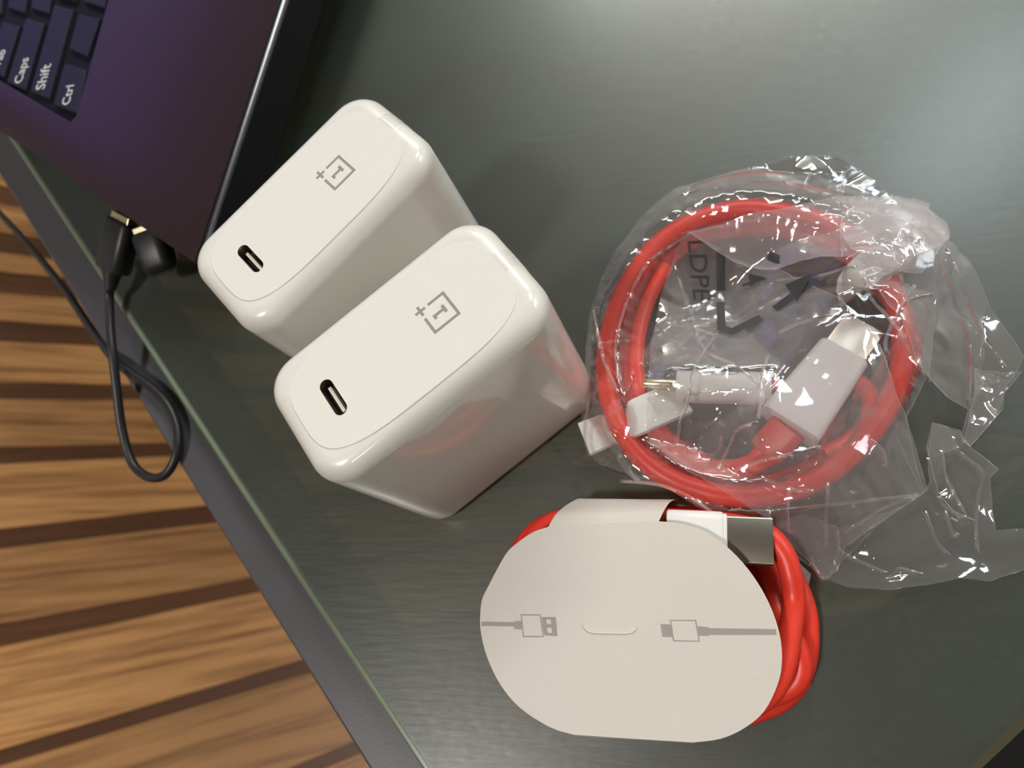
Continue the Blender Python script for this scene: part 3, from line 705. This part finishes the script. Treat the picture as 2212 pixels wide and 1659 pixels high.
# ------------------------------------------------------------------ red cable in the paper sleeve
redB=thing('charging_cable','coiled red cable bundled in the white oval paper sleeve, one steel plug showing','cable',(*U(1420,1340,0)[:2],0),group='red charging cables')
loops=[]
def oval(pts,z): return [U(px,py,z) for px,py in pts]
o1=[(1745,1350),(1742,1420),(1722,1475),(1680,1515),(1600,1545),(1480,1555),(1300,1540),(1180,1490),(1110,1400),(1095,1300),(1118,1200),(1165,1140),(1230,1108),(1340,1098),(1460,1102),(1560,1122),(1640,1165),(1700,1230),(1732,1290)]
o2=[(1690,1340),(1722,1400),(1730,1450),(1700,1490),(1600,1520),(1480,1530),(1300,1520),(1200,1470),(1140,1390),(1120,1300),(1140,1210),(1190,1155),(1250,1122),(1340,1112),(1460,1115),(1540,1135),(1610,1170),(1655,1220),(1672,1280)]
o3=[(1715,1300),(1705,1380),(1690,1450),(1655,1505),(1580,1540),(1440,1545),(1290,1530),(1190,1480),(1130,1400),(1108,1300),(1128,1205),(1180,1135),(1250,1104),(1340,1100),(1460,1108),(1570,1130),(1650,1150),(1690,1190),(1708,1240)]
o4=[(1668,1300),(1680,1370),(1712,1420),(1728,1470),(1650,1530),(1500,1520),(1300,1500),(1210,1450),(1160,1380),(1150,1300),(1170,1220),(1220,1170),(1280,1140),(1360,1130),(1460,1135),(1540,1160),(1600,1200),(1640,1240),(1655,1270)]
for o_,z,rr in ((o1,2.6,2.5),(o2,7.2,2.4),(o3,11.6,2.5),(o4,2.5,2.4)):
    zf=[z+(1.2*math.sin(i*.9+z) if z>3 else 0) for i in range(len(o_))]
    obj('cord',*tube(spline([U(p[0],p[1]+(13 if p[1]<1136 and 1190<p[0]<1500 else 0),zz) for p,zz in zip(o_,zf)],6,True),rr,14,flat=.92,closed=True),M['red'],redB,smooth=70)
a=U(1440,1160,14); b=U(1563,1166,14); ax=b-a
V,F=rbar(0,ax.length,12.6,6.4,2.2,.6,6); hb=obj('plug_housing',framed(V,a,ax,(0,0,1)),F,M['housing'],redB,smooth=40)
V,F=rbar(ax.length-.3,ax.length+.8,11.6,5.2,1.2,.3,4); obj('plug_collar',framed(V,a,ax,(0,0,1)),F,M['housing'],hb)
shell(a,ax,ax.length-.2,ax.length+10.6,10.6,4.5,hb)
# ------------------------------------------------------------------ paper sleeve
ZP=19.0
card=[(1047,1280),(1090,1200),(1118,1172),(1152,1149),(1184,1138),(1300,1131),(1423,1126),(1470,1131),(1524,1149),(1579,1189),(1626,1243),(1662,1305),(1684,1370),(1689,1428),(1680,1478),(1651,1536),(1608,1573),(1557,1596),(1499,1604),(1370,1596),(1239,1587),(1188,1571),(1123,1529),(1080,1478),(1051,1417),(1038,1363),(1037,1327),(1040,1298)]
hard={0,4,6,18,20}
cp=[U(px,py,ZP) for px,py in card]
# smooth outline between fold corners
sm=[]; n=len(cp); order=list(range(n)); hs=sorted(hard)
for q in range(len(hs)):
    i0,i1=hs[q],hs[(q+1)%len(hs)]
    seg=[]; i=i0
    while True:
        seg.append(cp[i]); 
        if i==i1: break
        i=(i+1)%n
    sm+=spline(seg,4)[:-1]
def cardz(x,y):
    d=(Vector((x,y))-Vector(U(1360,1370,ZP)[:2]))
    e=(d.x/34)**2+(d.y/26)**2
    return ZP+.5*noise.noise(Vector((x*.03,y*.03,3)))+.35*(1-min(e,1))-.35*max(0,e-.75)
out2=[(p.x,p.y) for p in sm]
v2,f2=cdt(out2,(),2.2)
sleeve=thing('paper_sleeve','white oval paper sleeve with grey plug drawings wrapped round a coiled red cable','sleeve',(*U(1360,1370,0)[:2],0))
nv=len(v2); V=[(p.x,p.y,cardz(p.x,p.y)) for p in v2]+[(p.x,p.y,cardz(p.x,p.y)-.35) for p in v2]
F=list(f2)+[tuple(i+nv for i in t) for t in f2]
no=len(out2); 
F+=[(i,(i+1)%no,(i+1)%no+nv,i+nv) for i in range(no)]
obj('top_card',V,F,M['card'],sleeve,smooth=30)
# bands that run from the card down round the cable
def band(e0,e1,mid,low,m=M['card']):
    rows=[]
    for (pa,pb,z) in ((e0[0],e0[1],None),(mid[0][0],mid[0][1],mid[0][2]),)+tuple((q[0],q[1],q[2]) for q in mid[1:])+((low[0],low[1],low[2]),):
        A_=U(*pa,ZP if z is None else z); B_=U(*pb,ZP if z is None else z)
        row=[A_.lerp(B_,k/12) for k in range(13)]
        if z is None: row=[Vector((p.x,p.y,cardz(p.x,p.y)-.05)) for p in row]
        rows.append(row)
    sr=[]
    cols=[spline([r_[k] for r_ in rows],5) for k in range(13)]
    L_=len(cols[0]); V=[cols[k][j] for j in range(L_) for k in range(13)]
    F=[(j*13+k,j*13+k+1,(j+1)*13+k+1,(j+1)*13+k) for j in range(L_-1) for k in range(12)]
    n0=len(V); V2=[p-Vector((0,0,.3)) for p in V]
    return obj('side_band',V+V2,F+[tuple(i+n0 for i in f) for f in F],m,sleeve,smooth=50)
band(((1184,1138),(1423,1126)),None,[((1200,1112),(1436,1100),17.5),((1222,1092),(1448,1084),13.5),((1250,1077),(1462,1079),8.5)],((1262,1082),(1466,1086),.4))
band(((1239,1587),(1499,1604)),None,[((1240,1590),(1497,1605),17),((1243,1585),(1494,1598),10)],((1248,1575),(1488,1586),.4))
lowc=[U(px,py,.3) for px,py in [(1100,1300),(1130,1200),(1262,1085),(1466,1088),(1600,1130),(1700,1190),(1752,1240),(1740,1300),(1700,1440),(1620,1540),(1480,1580),(1250,1570),(1140,1480)]]
obj('bottom_card',*prism([(p.x,p.y) for p in lowc],.05,.16),M['card'],sleeve)
# drawings printed on the card
def on(px,py,lift=.05):
    p=U(px,py,ZP); return Vector((p.x,p.y,cardz(p.x,p.y)+lift))
PV,PF=[],[]
def quad(pts,k=1):             # printed patch, subdivided lengthwise to follow the card
    global PV,PF
    a_,b_,c_,d_=[Vector(p) for p in pts]; V=[];F=[]
    for i in range(k+1):
        p=a_.lerp(b_,i/k); q=d_.lerp(c_,i/k); V+=[on(*p),on(*q)]
        if i: F.append((2*i-2,2*i,2*i+1,2*i-1))
    PV,PF=merge((PV,PF),(V,F))
quad([(1040,1343),(1113,1344),(1113,1353),(1040,1352)],6)
quad([(1111,1342),(1127,1341),(1127,1360),(1111,1358)])
def boxo(c,w):                 # outlined box
    cc=sum((Vector(p) for p in c),Vector((0,0)))/4
    for i in range(4):
        a_,b_=Vector(c[i]),Vector(c[(i+1)%4])
        ai,bi=a_+(cc-a_).normalized()*w*1.4,b_+(cc-b_).normalized()*w*1.4
        quad([a_,b_,bi,ai],4)
boxo([(1125,1327),(1168,1327),(1175,1376),(1130,1376)],2.4)
for r_ in ([(1170,1333),(1201,1333),(1202,1338),(1171,1338)],[(1171,1338),(1180,1338),(1182,1348),(1172,1348)],[(1190,1338),(1201,1338),(1203,1348),(1191,1348)],
           [(1172,1348),(1203,1348),(1203,1356),(1173,1356)],[(1173,1356),(1182,1356),(1184,1367),(1175,1367)],[(1192,1356),(1203,1356),(1204,1367),(1193,1367)],[(1175,1367),(1204,1367),(1205,1374),(1176,1372)]): quad(r_)
PL_,PV,PF=(PV,PF),[],[]
quad([(1427,1348),(1448,1349),(1452,1376),(1431,1375)],3)
boxo([(1447,1339),(1504,1339),(1512,1386),(1454,1385)],2.4)
quad([(1507,1353),(1531,1355),(1532,1373),(1510,1373)],3)
quad([(1531,1357),(1676,1359),(1677,1371),(1532,1371)],12)
obj('plug_drawing',*PL_,M['print_grey'],sleeve,label='grey drawing of a wide plug with two holes')
obj('plug_drawing',PV,PF,M['print_grey'],sleeve,label='grey drawing of a narrow plug')
# cut tab in the middle of the card
tp=spline([on(1258,1348,.1),on(1268,1361,.1),on(1285,1367,.1),(on(1330,1368,.1)),on(1358,1368,.1),on(1372,1362,.1),on(1378,1354,.1)],5)
V=[];F=[]
for i,p in enumerate(tp):
    V+=[p+Vector((0,.12,-.08)),p+Vector((0,-.02,.22)),p+Vector((0,-.16,-.08))]
    if i: F+=[(3*i-3,3*i-2,3*i+1,3*i),(3*i-2,3*i-1,3*i+2,3*i+1)]
obj('cut_tab',V,F,M['card_edge'],sleeve)
